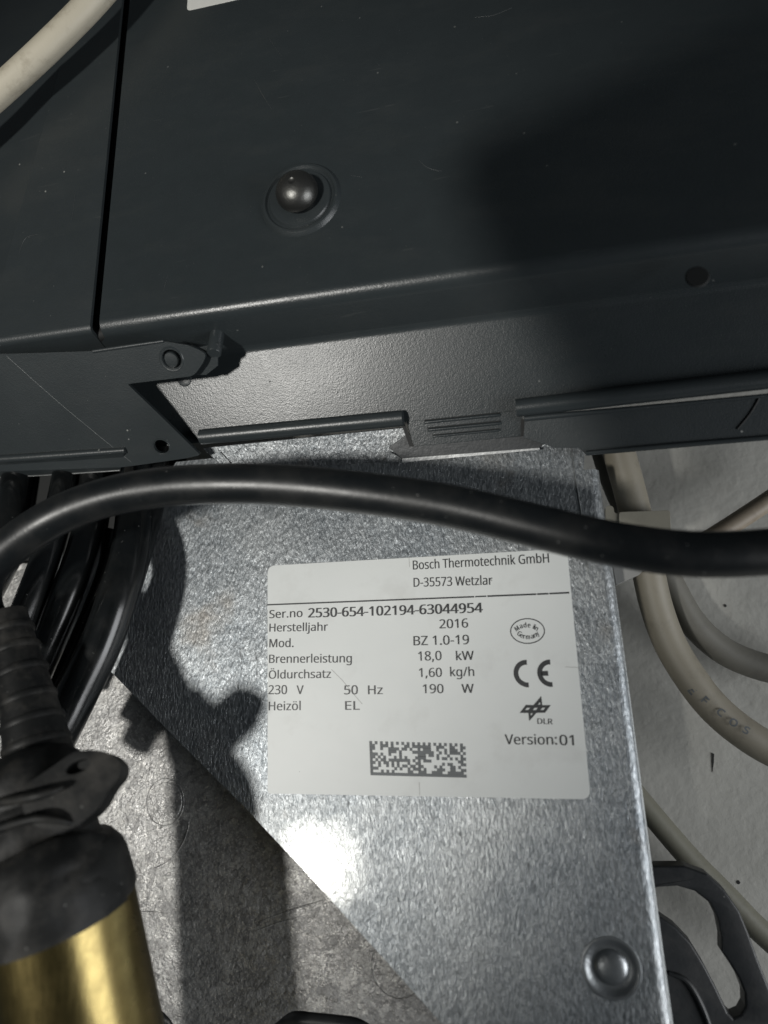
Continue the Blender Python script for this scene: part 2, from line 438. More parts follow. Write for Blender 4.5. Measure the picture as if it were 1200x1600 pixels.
# ---- the label
lab_px = [(418, 884), (886, 857), (923, 1249), (418, 1240)]
LZ = .14
lp = roundpoly([P(x, y, LZ) for x, y in lab_px], [2.8, .6, 2.8, 1.2], 6)
lab = mk('rating_label', plate([lp], (0, 0, 1), .12, .03, 1), LABEL, br)
lab['label'] = 'white rating label with black print'
IZ = LZ + .03
def layered(bm, bold=0.0):
    """overlapping contours of a glyph must not share one plane: every face gets its own height; bold doubles the strokes"""
    if bold:
        src = list(bm.verts) + list(bm.edges) + list(bm.faces)
        for dx in (-bold, bold):
            r = bmesh.ops.duplicate(bm, geom=src)
            for v in [g for g in r['geom'] if isinstance(g, bmesh.types.BMVert)]: v.co.x += dx
    bmesh.ops.split_edges(bm, edges=list(bm.edges))
    for k, f in enumerate(bm.faces):
        for v in f.verts: v.co.z = (k * 37 % 101) / 100
cu = bpy.data.curves.new('t', 'FONT'); cu.font = FONT or cu.font; cu.body = 'H'
to = bpy.data.objects.new('t', cu); COL.objects.link(to); bpy.context.view_layer.update()
me = bpy.data.meshes.new_from_object(to.evaluated_get(bpy.context.evaluated_depsgraph_get())); bpy.data.objects.remove(to)
CAPH = max(v.co.y for v in me.vertices); bpy.data.meshes.remove(me); print('CAPH', CAPH)
def text(s, x0, y0, x1, y1, cap, mat=INK, bold=0.014, name='print_line', parent=None, mid=False):
    """flat print between two real points of the label; cap = capital height in photo px"""
    cu = bpy.data.curves.new('t', 'FONT'); cu.font = FONT or cu.font; cu.body = s; cu.size = 1.0; cu.resolution_u = 3
    to = bpy.data.objects.new('t', cu); COL.objects.link(to)
    bpy.context.view_layer.update()
    me = bpy.data.meshes.new_from_object(to.evaluated_get(bpy.context.evaluated_depsgraph_get()))
    bpy.data.objects.remove(to)
    xs = [v.co.x for v in me.vertices]; mn, mx = min(xs), max(xs)
    a = P(x0, y0, IZ); b = P(x1, y1, IZ); top = P(x0, y0 - cap, IZ)
    h = (top - a).length / CAPH
    ux = (b - a) / (mx - mn); uy = Vector((-(b - a).y, (b - a).x, 0)).normalized() * h
    bm = bmesh.new(); bm.from_mesh(me); bpy.data.meshes.remove(me)
    layered(bm, bold)
    for v in bm.verts:
        v.co = Vector((0, 0, .02 * v.co.z)) + a + ux * (v.co.x - mn) + uy * v.co.y
    return mk(name, bm, mat, parent or lab, smooth=False)
text('Bosch Thermotechnik GmbH', 645.5, 890, 858, 879, 14)
text('D-35573 Wetzlar', 646.5, 917, 769.5, 913.5, 14)
text('Ser.no', 421, 966, 472.5, 964, 12.5)
text('2530-654-102194-63044954', 482, 965, 754, 957, 14.5, bold=.028)
text('Herstelljahr', 421, 987, 512, 985.5, 12.5)
text('2016', 687, 982, 731.5, 980.5, 14)
text('Mod.', 421, 1011.5, 458.5, 1011, 13)
text('BZ 1.0-19', 646.5, 1008.5, 733, 1006.5, 14.5)
text('Brennerleistung', 420.5, 1036, 549.6, 1035, 13)
text('18,0', 653.8, 1032.5, 690, 1031.5, 14.5); text('kW', 713, 1031.7, 740.5, 1031, 14)
text('Öldurchsatz', 420, 1060.5, 517, 1059.2, 12.8)
text('1,60', 655, 1058, 690.5, 1057.5, 14); text('kg/h', 703.8, 1056.8, 741, 1056.3, 14)
text('230', 419.5, 1084.8, 448.3, 1084.6, 14); text('V', 463.5, 1084.6, 474.3, 1084.5, 13.6)
text('50', 538, 1085, 559, 1084.8, 14); text('Hz', 575.4, 1084.8, 598, 1084.6, 13.8)
text('190', 661, 1083.2, 693, 1083, 14); text('W', 721.7, 1082.8, 740.4, 1082.6, 14)
text('Heizöl', 420, 1110, 469.6, 1109.6, 13.6); text('EL', 539.6, 1109.2, 562, 1109, 13.6)
text('Version:', 789.5, 1163, 870.5, 1163.4, 15.5); text('01', 875, 1164.3, 896.8, 1164.6, 16)
text('DLR', 840, 1131, 863.5, 1131.8, 8.6, bold=.02)
def strip(pts, wpx, mat, name, z=IZ):
    p = [P(x, y, z) for x, y in pts]; bm = bmesh.new(); n = len(p); L = []; R = []
    for i, q in enumerate(p):
        t = (p[min(i + 1, n - 1)] - p[max(i - 1, 0)]).normalized(); s_ = Vector((-t.y, t.x, 0)) * (wpx * .1)
        L.append(bm.verts.new(q + s_)); R.append(bm.verts.new(q - s_))
    for i in range(n - 1): bm.faces.new((L[i], L[i + 1], R[i + 1], R[i]))
    return mk(name, bm, mat, lab, smooth=False)
strip([(418, 945), (741, 932.4)], 2.4, INK, 'ruled_line')
strip([(742.5, 932.3), (760, 931.5)], 2.2, INK, 'ruled_line'); strip([(761.5, 931.5), (838, 928.4)], 2.6, INK, 'ruled_line')
strip([(839.5, 928.3), (857, 927.6)], 2.6, INK, 'ruled_line'); strip([(858.5, 927.5), (889.5, 926)], 2.6, INK, 'ruled_line')
FAINT = m_flat('scratch_grey', (.36, .36, .345), .5)
strip([(518, 1046), (535, 1063), (552, 1084), (566, 1100)], .9, FAINT, 'scratch'); strip([(655, 1222), (656, 1243)], .8, FAINT, 'scratch')
strip([(883, 1042), (903, 1043)], .8, FAINT, 'scratch'); strip([(639, 870), (640, 886)], .7, FAINT, 'scratch')
# oval mark
oc = (824.3, 986.0)
strip([(oc[0] + 26.4 * math.cos(a), oc[1] + 19.3 * math.sin(a)) for a in [2 * math.pi * k / 48 for k in range(49)]], 1.6, INK, 'oval_mark')
def arctext(s, cx, cy, rx, ry, a0, a1, cap, flip):
    bms = bmesh.new(); n = len(s)
    wd = {'M': 1.45, 'i': .5, ' ': .6, 'm': 1.5, 'r': .65, 'G': 1.3}
    tot = sum(wd.get(c, 1) for c in s); acc = 0
    for c in s:
        wv = wd.get(c, 1); f = (acc + wv / 2) / tot; acc += wv
        if c == ' ': continue
        a = math.radians(a0 + (a1 - a0) * f)
        x, y = cx + rx * math.cos(a), cy + ry * math.sin(a)
        tx, ty = -rx * math.sin(a), ry * math.cos(a)
        if tx < 0: tx, ty = -tx, -ty
        l = math.hypot(tx, ty); tx, ty = tx / l * .75 + .25, ty / l * .75
        hw = wv * 2.05
        o_ = text(c, x - tx * hw, y - ty * hw + cap / 2, x + tx * hw, y + ty * hw + cap / 2, cap, INK, .03, 'oval_letter')
for_ = arctext('Made in', oc[0] - 1, oc[1] + 3.5, 17.5, 13, 205, 330, 7.4, False)
arctext('Germany', oc[0] + 1, oc[1] - 4, 19, 13, 158, 22, 7.4, True)
# CE mark
def ring_arc(cx, cy, ro, ri, a0, a1, n=26, sy=1.0, skew=0.0):
    f = lambda r, a: (cx + r * math.cos(a) + skew * r * math.sin(a), cy + sy * r * math.sin(a))
    A = [math.radians(a0 + (a1 - a0) * k / n) for k in range(n + 1)]
    return [f(ro, a) for a in A] + [f(ri, a) for a in reversed(A)]
def flatpoly(pts, name, mat=INK, holes=(), z=IZ, parent=None):
    bm = plate([[P(x, y, z) for x, y in pts]] + [[P(x, y, z) for x, y in h] for h in holes], (0, 0, 1), .015)
    return mk(name, bm, mat, parent or lab, smooth=False)
C_ = ring_arc(824, 1052.5, 21.5, 14, 268, 92, 26, 1.0, .085)
C_[0] = (823.2, 1031); C_[-1] = (822.8, 1038.8)
flatpoly([(823, 1031.2)] + C_[1:26] + [(826.6, 1074), (825.8, 1066.4)] + C_[28:-1] + [(823.4, 1038.8)], 'conformity_mark')
E_ = ring_arc(861, 1052, 21.5, 14, 268, 92, 26, 1.0, .085)
flatpoly([(859.6, 1030.6)] + E_[1:26] + [(863.8, 1073.2), (863, 1065.6)] + E_[28:-1] + [(860, 1038.6)], 'conformity_mark')
flatpoly([(845.5, 1048.4), (856.2, 1048.2), (857, 1055.9), (846, 1056)], 'conformity_mark')
# three-diamond aerospace emblem
def z4(l): return [(740 + x / 6.667, 940 + y / 6.667) for x, y in l]
H_ = z4([(480, 1160), (545, 1075), (622, 1078), (660, 1035), (705, 983), (716, 1078), (805, 1078), (745, 1158), (655, 1160), (620, 1200), (580, 1245), (570, 1160)])
holes = [z4([(x - 24, 1130), (x - 8, 1108), (x + 24, 1106), (x + 6, 1128)]) for x in (563, 643, 722)]
holes += [z4([(672, 1072), (690, 1048), (696, 1072)]), z4([(594, 1164), (618, 1164), (598, 1188)])]
flatpoly(H_, 'emblem', INK, holes)
# printed dot code
code = """101010101010101010 101010101010101010
110011101000011011 111110011100110011
110010011110110100 101110010010111010
100000011101000011 111111001010111101
111010010001000000 111011010001000010
110101000101010001 111000010110101011
101011011111111010 101110000000000110
110101101010001001 100000000101100011
100100101010110110 110000101000110100
111000000101001011 101000011100110011
100010101000001100 111001111001111110
111111111111111111 111111111111111111""".split('\n')
c00, c10, c11, c01 = (577, 1158), (727, 1162), (729, 1215), (579, 1211)
def gc(u, v):
    x = (c00[0] * (1 - u) + c10[0] * u) * (1 - v) + (c01[0] * (1 - u) + c11[0] * u) * v
    y = (c00[1] * (1 - u) + c10[1] * u) * (1 - v) + (c01[1] * (1 - u) + c11[1] * u) * v
    return P(x, y, IZ)
bm = bmesh.new()
for r, row in enumerate(code):
    row = row.replace(' ', ''); k = 0
    while k < 36:
        if row[k] == '1':
            e = k
            while e < 36 and row[e] == '1': e += 1
            bm.faces.new([bm.verts.new(gc(u, v)) for u, v in ((k / 36, r / 12 - .004), (e / 36 + .002, r / 12 - .004), (e / 36 + .002, (r + 1) / 12 + .006), (k / 36, (r + 1) / 12 + .006))])
            k = e
        else: k += 1
mk('dot_code', bm, INK2, lab, smooth=False)

# ================================================================ cast aluminium burner housing behind
ZK = -13.0
ca = thing('burner_casting', 'rough cast aluminium burner plate with moulded rings, lower left behind the bracket', 'metal casting', P(300, 1400, ZK))
co = [P(-60, 880, ZK), P(330, 880, ZK), P(600, 1250, ZK), P(860, 1500, ZK), P(860, 1640, ZK), P(612, 1622, ZK), P(560, 1589, ZK), P(455, 1578, ZK), P(415, 1612, ZK), P(300, 1640, ZK), P(262, 1588, ZK), P(245, 1572, ZK), P(200, 1640, ZK), P(-60, 1640, ZK)]
mk('casting_plate', plate([roundpoly(co, 3, 4)], (0, 0, 1), 10, .8, 3), CAST, ca)
def emb(c, r, name='moulded_ring', ry=None, a0=0, a1=360, h=.2):
    pts = [c + Vector((r * math.cos(math.radians(a0 + (a1 - a0) * k / 30)), (ry or r) * math.sin(math.radians(a0 + (a1 - a0) * k / 30)), .0)) for k in range(31)]
    return mk(name, tube(pts, h, 8, 2, cap=True), CAST, ca)
emb(P(258, 1253, ZK), 7.0, ry=7.6)
mk('moulded_disc', lathe(P(258, 1253, ZK), (0, 0, 1), [(6.4, -.05), (6.2, .16), (0, .2)], 40), CAST, ca)
emb(P(622, 1512, ZK), 8.4); emb(P(225, 1275, ZK), 17.0, a0=-75, a1=-5, h=.18)
for a_, b_ in (((400, 1442), (520, 1402)), ((392, 1458), (470, 1432)), ((205, 1425), (262, 1428)), ((188, 1358), (214, 1398))):
    p, q = P(*a_, ZK), P(*b_, ZK); mk('moulded_rib', tube([p, (p + q) / 2 + Vector((.3, .5, 0)), q], [.08, .2, .06], 8, 4), CAST, ca)
# dark rubber gasket lip beneath the casting
g1 = thing('rubber_gasket', 'dark rubber gasket lip along the bottom edge under the aluminium casting', 'gasket', P(420, 1600, -20))
mk('lip', tube([P(230, 1640, -18), P(262, 1590, -18), P(300, 1640, -18), P(395, 1625, -18), P(440, 1594, -16), P(560, 1602, -16), P(680, 1640, -16)], 2.2, 14, 6), PLASTIC, g1)
bm = bmesh.new(); bm.faces.new([bm.verts.new(P(x, y, -24)) for x, y in ((-100, 1500), (1000, 1500), (1000, 1720), (-100, 1720))])
mk('web', bm, PLASTIC, g1)

# ================================================================ black burner cover
cv = thing('burner_cover', 'black powder coated burner cover with domed screw, slanting face and folded bottom edges', 'metal cover', Vector((50, YC, ZC)))
mk('rear_skirt', plate([[P(x, y, -19) for x, y in [(-160, 660), (290, 640), (290, 800), (200, 900), (150, 990), (-160, 1000)]]], (0, 0, 1), 1), DARK, cv)
# front panel + rounded crease + slanting face, one folded sheet
R = 4.8
ang = math.degrees(math.atan2(BN.y, BN.z))             # negative: facing down
def fillet(pts, rad, n=14):
    """polyline in (y, z) with rounded corners"""
    out = [Vector(pts[0])]
    for i in range(1, len(pts) - 1):
        p = Vector(pts[i]); a = (Vector(pts[i - 1]) - p); b = (Vector(pts[i + 1]) - p); a.normalize(); b.normalize()
        th = math.acos(max(-1, min(1, a.dot(b)))); r = rad[i - 1]; tl = r / math.tan(th / 2)
        s_, e_ = p + a * tl, p + b * tl; c = p + (a + b).normalized() * (r / math.sin(th / 2))
        a0 = math.atan2(s_.y - c.y, s_.x - c.x); a1 = math.atan2(e_.y - c.y, e_.x - c.x)
        while a1 - a0 > math.pi: a1 -= 2 * math.pi
        while a1 - a0 < -math.pi: a1 += 2 * math.pi
        out += [c + Vector((math.cos(a0 + (a1 - a0) * k / n), math.sin(a0 + (a1 - a0) * k / n))) * r for k in range(n + 1)]
    out.append(Vector(pts[-1])); res = []
    for a, b in zip(out, out[1:]):
        m = max(1, int((b - a).length / 8)); res += [a + (b - a) * (k / m) for k in range(m)]
    return [tuple(p) for p in res + [out[-1]]]
WT = math.radians(76)
def fold_profile(ytop, zoff, yend, offB, r1, r2):
    """front panel, rounded crease, short steep wall, then the slanting face"""
    c = Vector((YC, ZC + zoff)); wd = Vector((-math.cos(WT), -math.sin(WT)))
    bn = Vector((BN.y, BN.z)); q0 = Vector((YB, ZB)) + bn * offB
    t = (q0 - c).dot(bn) / wd.dot(bn); k = c + wd * t
    if yend is None: return fillet([(ytop, c.y - AT * (ytop - c.x)), c, k], [r1])
    e = q0 + Vector((BD.y, BD.z)) * ((yend - q0.x) / BD.y)
    return fillet([(ytop, c.y - AT * (ytop - c.x)), c, k, e], [r1, r2])
sl_a, sl_b = PA(203, 0), PA(153, 525)
def xslot(y, z, off=0.0):
    t = (y - sl_b.y) / (sl_a.y - sl_b.y)
    return sl_b.x + (sl_a.x - sl_b.x) * max(t, 0) + off
XE = 240.0
pr = fold_profile(330, 0, 114.5, 0, R, 3.5)
mk('front_panel', sweep(pr, lambda y, z: xslot(y, z) if z > 30 and y > YC - 5 else (xslot(y, z) + (-60 - xslot(y, z)) * min(1, max(0, (30 - z) / .8))), lambda y, z: XE, 1.2, 60), PAINT_B, cv)
# side panel, left of the gap, nearer bottom lip
zo = .8
prs = fold_profile(330, zo, None, 4.0, 2.6, 3)
mk('side_panel', sweep(prs, lambda y, z: PA(38, 330, zo).x + (y - 200) * .16 - 1.0, lambda y, z: xslot(y, z, -2.7), 1.2, 16), PAINT, cv)
# outer return of the side panel, turned slightly away
pa = [PA(70, 105, zo), PA(30, 395, zo), PA(6, 555, zo)]
bm = bmesh.new()
L0 = []; L1 = []
for k, (y, z) in enumerate(prs):
    x = PA(38, 330, zo).x + (y - 200) * .16 - 1.0
    L0.append(bm.verts.new((x, y, z - .05))); L1.append(bm.verts.new((x - 60, y, z - 9)))
for k in range(len(L0) - 1): bm.faces.new((L0[k], L0[k + 1], L1[k + 1], L1[k]))
mk('outer_return', bm, PAINT, cv)
# groove wall at the bottom of the gap
bm = bmesh.new()
q0, q1 = [], []
for y, z in prs:
    q0.append(bm.verts.new((xslot(y, z) - 6, y - .6, z - 3.5))); q1.append(bm.verts.new((xslot(y, z) + 4, y - .6, z - 3.5)))
for k in range(len(q0) - 1): bm.faces.new((q0[k], q0[k + 1], q1[k + 1], q1[k]))
mk('gap_backing', bm, DARK, cv)

# bracket plate at left, lying over the slanting face
bp = [(-40, 552), (10, 553), (135, 549), (150, 548), (255, 533), (300, 541), (322, 553), (318, 566), (306, 583), (299, 588), (199, 600), (256, 655), (313, 711), (292, 716), (215, 727), (190, 730), (-40, 738)]
bpl = roundpoly([PD(x, y) for x, y in bp], [0, 0, 0, 0, 2, 4, 3, 1.5, 1.5, 1.0, .8, 0, 1.0, 0, 0, 0, 0], 5)
h1 = ellipse(PD(268, 561), DN, 3.3, 3.1, 26); h2 = ellipse(PD(252, 698), DN, 2.7, 2.5, 24)
side = mk('side_bracket', plate([bpl, h1, h2], DN, 1.2, .25, 2), PAINT, cv)
mk('scored_line', tube([PD(10, 556, .02), PD(100, 636, .02), PD(205, 722, .02)], .07, 6, 2), EDGE, side)
mk('hole_rim', lathe(PD(268, 561), DN, [(3.3, -.5), (3.5, .12), (3.9, .18), (4.1, .0)], 30), PAINT, side)
mk('hole_rim', lathe(PD(252, 698), DN, [(2.7, -.6), (2.85, .1), (3.1, .12), (3.2, .0)], 30), PAINT, side)
mk('hole_bolt', lathe(PD(268, 562, -2.0), DN, [(2.7, -3), (2.7, .5), (2.4, .9), (1.2, 1.0), (0, 1.0)], 26), PAINT, side)
mk('sliver_cover', plate([[PD(x, y, -2.5) for x, y in [(296, 546), (340, 536), (340, 572), (322, 586), (300, 586)]]], DN, .8, .1, 1), PAINT, cv)  # added plate, hides the lit sliver of face between ear and pin
# top stiffening edge of the bracket
mk('bracket_lip', tube([PD(146, 549, -.2), PD(200, 541, -.2), PD(256, 533, -.2)], [.6, .6, .5], 12, 4), PAINT, side)
# stub next to the bracket ear
st0 = PB(338, 536, 3.5)
mk('locating_pin', lathe(PB(338, 531, 8), Vector((0.02, -.95, .30)), [(2.3, -8), (2.3, 5.6), (2.1, 5.9), (0, 5.95)], 26), PAINT, cv)
mk('pressed_dimple', lathe(PB(288, 592, 0), BN, [(2.7, -.2), (2.5, .25), (2.2, .35), (0, .35)], 24), PAINT, cv)
# folded bottom flange at the left
rg = [PD(-40, 720, .3), PD(80, 712, .3), PD(196, 703.5, .3)]
mk('flange_ridge', tube(rg, [1.5, 1.5, 1.1], 18, 4), PAINT, cv)
bm = bmesh.new()
tp = [p + Vector((0, -.9, .6)) for p in rg]; bt = [P(-40, 748, 6), P(80, 742, 6), P(188, 735, 6)]
tv = [bm.verts.new(p) for p in tp]; bv_ = [bm.verts.new(p) for p in bt]; cv_ = [bm.verts.new(p + Vector((0, 1.2, -.4))) for p in bt]
for k in range(2): bm.faces.new((tv[k], tv[k + 1], bv_[k + 1], bv_[k])); bm.faces.new((bv_[k], bv_[k + 1], cv_[k + 1], cv_[k]))
mk('bottom_flange', bm, PAINT, cv)
mk('flange_edge', tube([p + Vector((0, 0, .1)) for p in bt], .28, 8, 3), EDGE_D, cv)

# fine scratches in the paint
for pts in ([(398, 125), (410, 148), (424, 170)], [(742, 27), (770, 24), (800, 12)], [(136, 205), (150, 197)], [(548, 274), (566, 277)], [(30, 395), (40, 372), (60, 366)], [(255, 455), (262, 430)], [(655, 250), (668, 262), (690, 268)], [(420, 60), (440, 88)], [(118, 300), (112, 345)]):
    mk('scratch', tube([PA(x, y, .92 if x < 150 else .03) for x, y in pts], [.02] + [.05] * (len(pts) - 2) + [.02], 6, 4), EDGE_D, cv)
# rolled beads at the foot of the slanting face
def bead(xa, ya, xb, yb, r, off, name, extra=()):
    a, b = PB(xa, ya, off), PB(xb, yb, off); d = (b - a).normalized()
    return mk(name, tube([a - d * .3, a, a + d * .8, a + (b - a) * .5, b - d * .8, b, b + d * .3], [r * .55, r * .85, r, r, r, r * .85, r * .55], 24, 4), PAINT, cv)
bead(321, 682, 622, 654, 2.6, 2.0, 'rolled_bead')
bead(819, 636, 1330, 578, 2.8, 2.0, 'rolled_bead')
# bright lip under the left bead, with a galvanised strip hanging below it
# lower flap with three louvres
fl_pts = [(634, 648), (646, 697), (817, 680), (816, 640)]
fz = lambda y: ZB + (y - YB) * math.tan(TB)
mk('lower_flap', plate([[PB(646, 698), PB(818, 681), Vector((PB(817, 655).x, 114.48, fz(114.48))), Vector((PB(636, 660).x, 114.48, fz(114.48)))]], BN, 1.0, .08, 1), PAINT_B, cv)
mk('flap_gap', plate([[PB(x, y, .08) for x, y in [(626, 660), (631, 660), (647, 697), (640, 698)]]], BN, .2), DARK, cv)
mk('flap_gap', plate([[PB(x, y, .08) for x, y in [(813.5, 655), (819.5, 655), (820, 681), (814, 681)]]], BN, .2), DARK, cv)
def louvre(x0, y0, x1, y1, h):
    a, b = PB(x0, y0, 0), PB(x1, y1, 0); d = (b - a).normalized()
    lv = mk('louvre', tube([a, a + d * 1.2, (a + b) / 2, b - d * 1.2, b], [h * .4, h, h, h, h * .4], 14, 4), PAINT_B, cv)
    off = BD * (-h * 1.25)
    mk('louvre_slot', tube([a + off + BN * .05, (a + b) / 2 + off + BN * .05, b + off + BN * .05], h * .33, 8, 3), DARK, lv)
louvre(663, 660, 782, 648, .55); louvre(668, 672, 783, 661, .55); louvre(676, 682, 782, 672, .4)

# right lower flange below the right bead
rf = [(820, 654), (1330, 602), (1330, 676), (1200, 688), (917, 712), (905, 700), (868, 700), (818, 684)]
mk('lower_flange', plate([[PB(x, y, 1.2) for x, y in rf]], BN, 1.2, .25, 2), PAINT, cv)
mk('flange_lip', tube([PB(x, y, 1.6) for x, y in ((915, 708), (1050, 696), (1200, 684), (1330, 673))], .75, 10, 3), PAINT, cv)
mk('bead_lip', tube([PB(x, y, 2.2) for x, y in ((819, 654), (860, 650), (1000, 637), (1330, 605))], [.9, .9, .7, .5], 12, 4), PAINT, cv)
mk('seam', tube([PB(1187, 620, 1.3), PB(1172, 646, 1.3), PB(1152, 670, 1.3)], .35, 8, 3), DARK, cv)

# domed screws in pressed rings
def dome(px, py, r, name='domed_screw', rr=10.4):
    c = PA(px, py)
    ring = mk('pressed_ring', lathe(c, AN, [(rr + .6, -.3), (rr + .1, .45), (rr - .6, 1.15), (rr - 1.3, 1.2), (rr - 1.9, .55), (rr - 2.5, .5), (rr - 3.0, 1.25), (rr - 3.8, 1.35), (r * .6, .8), (0, .8)], 64), PAINT, cv)
    mk(name, lathe(c, AN, [(r * .72, .3), (r * .74, 2.2), (r * .98, 2.8), (r, 3.7), (r * .97, 5.0), (r * .88, 6.2), (r * .72, 7.4), (r * .5, 8.3), (r * .25, 8.75), (r * .16, 8.8), (r * .12, 8.62), (0, 8.55)], 48), STEEL, cv)
dome(470, 312, 6.7, rr=12.8)
mk('recess', lathe(PA(1090, 432), AN, [(3.1, -.2), (2.8, .03), (0, .03)], 36), DARK, cv)
# white sticker at the very top
wp = roundpoly([PA(292, 17, .15), PA(372, -1, .15), PA(560, -45, .15), PA(560, -160, .15), PA(300, -120, .15)], [1.6, 0, 0, 0, 0], 5)
stk = mk('white_sticker', plate([wp], AN, .12, .02, 1), WHITE, cv); stk['label'] = 'blank corner of a white sticker'

# ================================================================ small galvanised pieces between cover and bracket
gs = thing('mounting_strip', 'bright galvanised strip wedged between the left rolled bead and bracket sheet', 'metal strip', P(470, 715, 4))
n2 = Vector((0, -.45, .9)).normalized(); p2 = P(470, 712, 3.0)
def P2(x, y, off=0): return onplane(x, y, p2 + n2 * off, n2)
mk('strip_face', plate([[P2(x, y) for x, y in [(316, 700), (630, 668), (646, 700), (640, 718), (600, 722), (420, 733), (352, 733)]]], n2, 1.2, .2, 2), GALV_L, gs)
mk('strip_seam', tube([P2(345, 706, .05), P2(362, 724, .05)], .2, 6, 2), DARK, gs)
lt = thing('latch_bar', 'flat dark steel latch bar with pointed ends under the three louvres', 'latch', P2(740, 700, 2))
lo_ = [(607, 699), (634, 680), (646, 697), (818, 681), (858, 676), (866, 682), (843, 700), (628, 717)]
mk('bar', plate([[P2(x, y, 2.2) for x, y in lo_]], n2, .8, .12, 2), m_flat('latch_paint', (.05, .053, .055), .38, .3, .3, 600), lt)
mk('bar_edge', plate([[P2(x, y, 2.35) for x, y in [(628, 716), (843, 699.5), (843, 703), (628, 723)]]], n2, .8, .1, 1), m_flat('latch_edge', (.50, .51, .51), .42, .7, .4, 600), lt)
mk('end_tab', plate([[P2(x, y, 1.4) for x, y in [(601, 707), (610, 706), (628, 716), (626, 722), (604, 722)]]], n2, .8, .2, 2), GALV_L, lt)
tb = thing('bent_tab', 'small bright galvanised triangle tab at the right end of the latch bar', 'metal tab', P2(862, 692, 2))
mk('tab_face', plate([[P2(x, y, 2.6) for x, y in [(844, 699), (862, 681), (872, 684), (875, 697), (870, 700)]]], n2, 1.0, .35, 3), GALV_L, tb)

# ================================================================ cables
def cable(name, label, cat, pts, dia, mat, sub=10, wob=0.0, group=None, dz=None):
    """pts: (photo x, photo y, depth mm) of the centre line"""
    pp = [P(x, y, z) for x, y, z in pts]
    o = mk(name, tube(pp, dia / 2, 30, sub, wob=wob), mat, loc=pp[0])
    tag(o, label, cat, group); return o
cable('power_cable', 'thick matt black cable arching across the whole picture in front of the bracket', 'cable',
      [(18, 1010, 40), (-12, 985, 41), (-30, 940, 43), (-22, 895, 45), (12, 858, 46), (60, 823, 47), (112, 796, 47), (175, 775, 47), (240, 763, 47), (310, 757, 47), (420, 757, 46), (550, 768, 45), (700, 790, 43), (850, 825, 42), (950, 848, 41), (1075, 865, 40), (1200, 862, 39), (1330, 845, 38)], 11.4, CABLE)
cable('harness_cable', 'glossy black cable with the long bright highlight, rightmost but one of the bundle', 'cable',
      [(216, 690, -6), (213, 770, 2), (204, 860, 14), (184, 930, 20), (158, 1005, 22), (120, 1085, 24), (80, 1165, 26), (40, 1240, 26)], 12.6, GLOSS, group='glossy cables behind the arching cable')
cable('harness_cable', 'black cable along the right side of the glossy bundle, against the bracket', 'cable',
      [(254, 690, -8), (242, 790, 2), (218, 880, 10), (194, 950, 11), (163, 1020, 12), (128, 1090, 13), (85, 1165, 14)], 6.4, GLOSS, group='glossy cables behind the arching cable')
cable('harness_cable', 'black cable left of the bright sliver of sheet metal in the bundle', 'cable',
      [(152, 680, -8), (148, 780, 4), (132, 860, 14), (108, 925, 19), (76, 1000, 20), (40, 1080, 20)], 11.5, GLOSS, group='glossy cables behind the arching cable')
cable('harness_cable', 'thin black cable showing its grey highlight below the bright sliver', 'cable',
      [(185, 830, 5), (160, 900, 6), (135, 960, 6), (110, 1020, 7), (70, 1100, 8)], 7.5, GLOSS, group='glossy cables behind the arching cable')
cable('harness_cable', 'black cable under the left end of the bottom flange, with a short bright streak', 'cable',
      [(112, 680, -6), (100, 760, 6), (84, 830, 16), (62, 900, 22), (30, 980, 26)], 9.5, GLOSS, group='glossy cables behind the arching cable')
cable('harness_cable', 'leftmost black cable of the bundle, at the picture edge', 'cable',
      [(42, 670, -6), (30, 760, 4), (10, 850, 14), (-30, 930, 14)], 13.0, GLOSS, group='glossy cables behind the arching cable')
cable('sensor_lead', 'cream cable crossing the top left corner over the black cover', 'cable',
      [(-110, 235, 46), (-40, 177, 47), (6, 137, 47), (72, 76, 47.5), (138, 10, 47.5), (190, -50, 47), (250, -120, 46)], 9.3, m_cream('old_cream_sheath', (.58, .53, .42), (.22, .18, .12), .55))
# thin grey-blue flex at the left of the bracket top
cable('thin_lead', 'short bare metal stub between cover bottom edge and arching cable', 'lead',
      [(206, 700, -2), (200, 742, 8), (194, 775, 12)], 3.0, STEEL)

# cream cables in the gap to the wall, right
cable('cream_cable', 'printed cream cable curving down to the right between bracket and wall', 'cable',
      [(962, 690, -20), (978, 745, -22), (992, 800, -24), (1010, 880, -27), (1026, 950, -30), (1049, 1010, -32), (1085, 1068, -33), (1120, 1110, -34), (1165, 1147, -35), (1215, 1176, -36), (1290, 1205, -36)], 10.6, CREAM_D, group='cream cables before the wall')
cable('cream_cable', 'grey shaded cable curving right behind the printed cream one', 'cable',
      [(940, 690, -34), (968, 770, -36), (1010, 850, -40), (1043, 905, -42), (1080, 970, -44), (1125, 1013, -46), (1175, 1037, -47), (1230, 1050, -47), (1300, 1055, -47)], 9.6, GREY, group='cream cables before the wall')
cable('cream_cable', 'thin brown-grey cable running up to the right edge above the arching cable', 'cable',
      [(1020, 905, -40), (1075, 862, -40), (1120, 835, -40), (1200, 783, -40), (1290, 720, -40)], 6.6, m_cream('brownish_sheath', (.30, .25, .19), (.12, .09, .06), .5), group='cream cables before the wall')
cable('cream_cable', 'grey-green cable slanting down right behind the black plastic hook', 'cable',
      [(975, 1220, -46), (1040, 1298, -46), (1085, 1349, -46), (1135, 1400, -46), (1180, 1447, -46), (1240, 1500, -46)], 7.6, m_cream('greenish_sheath', (.19, .185, .145), (.08, .08, .06), .3), group='cream cables before the wall')
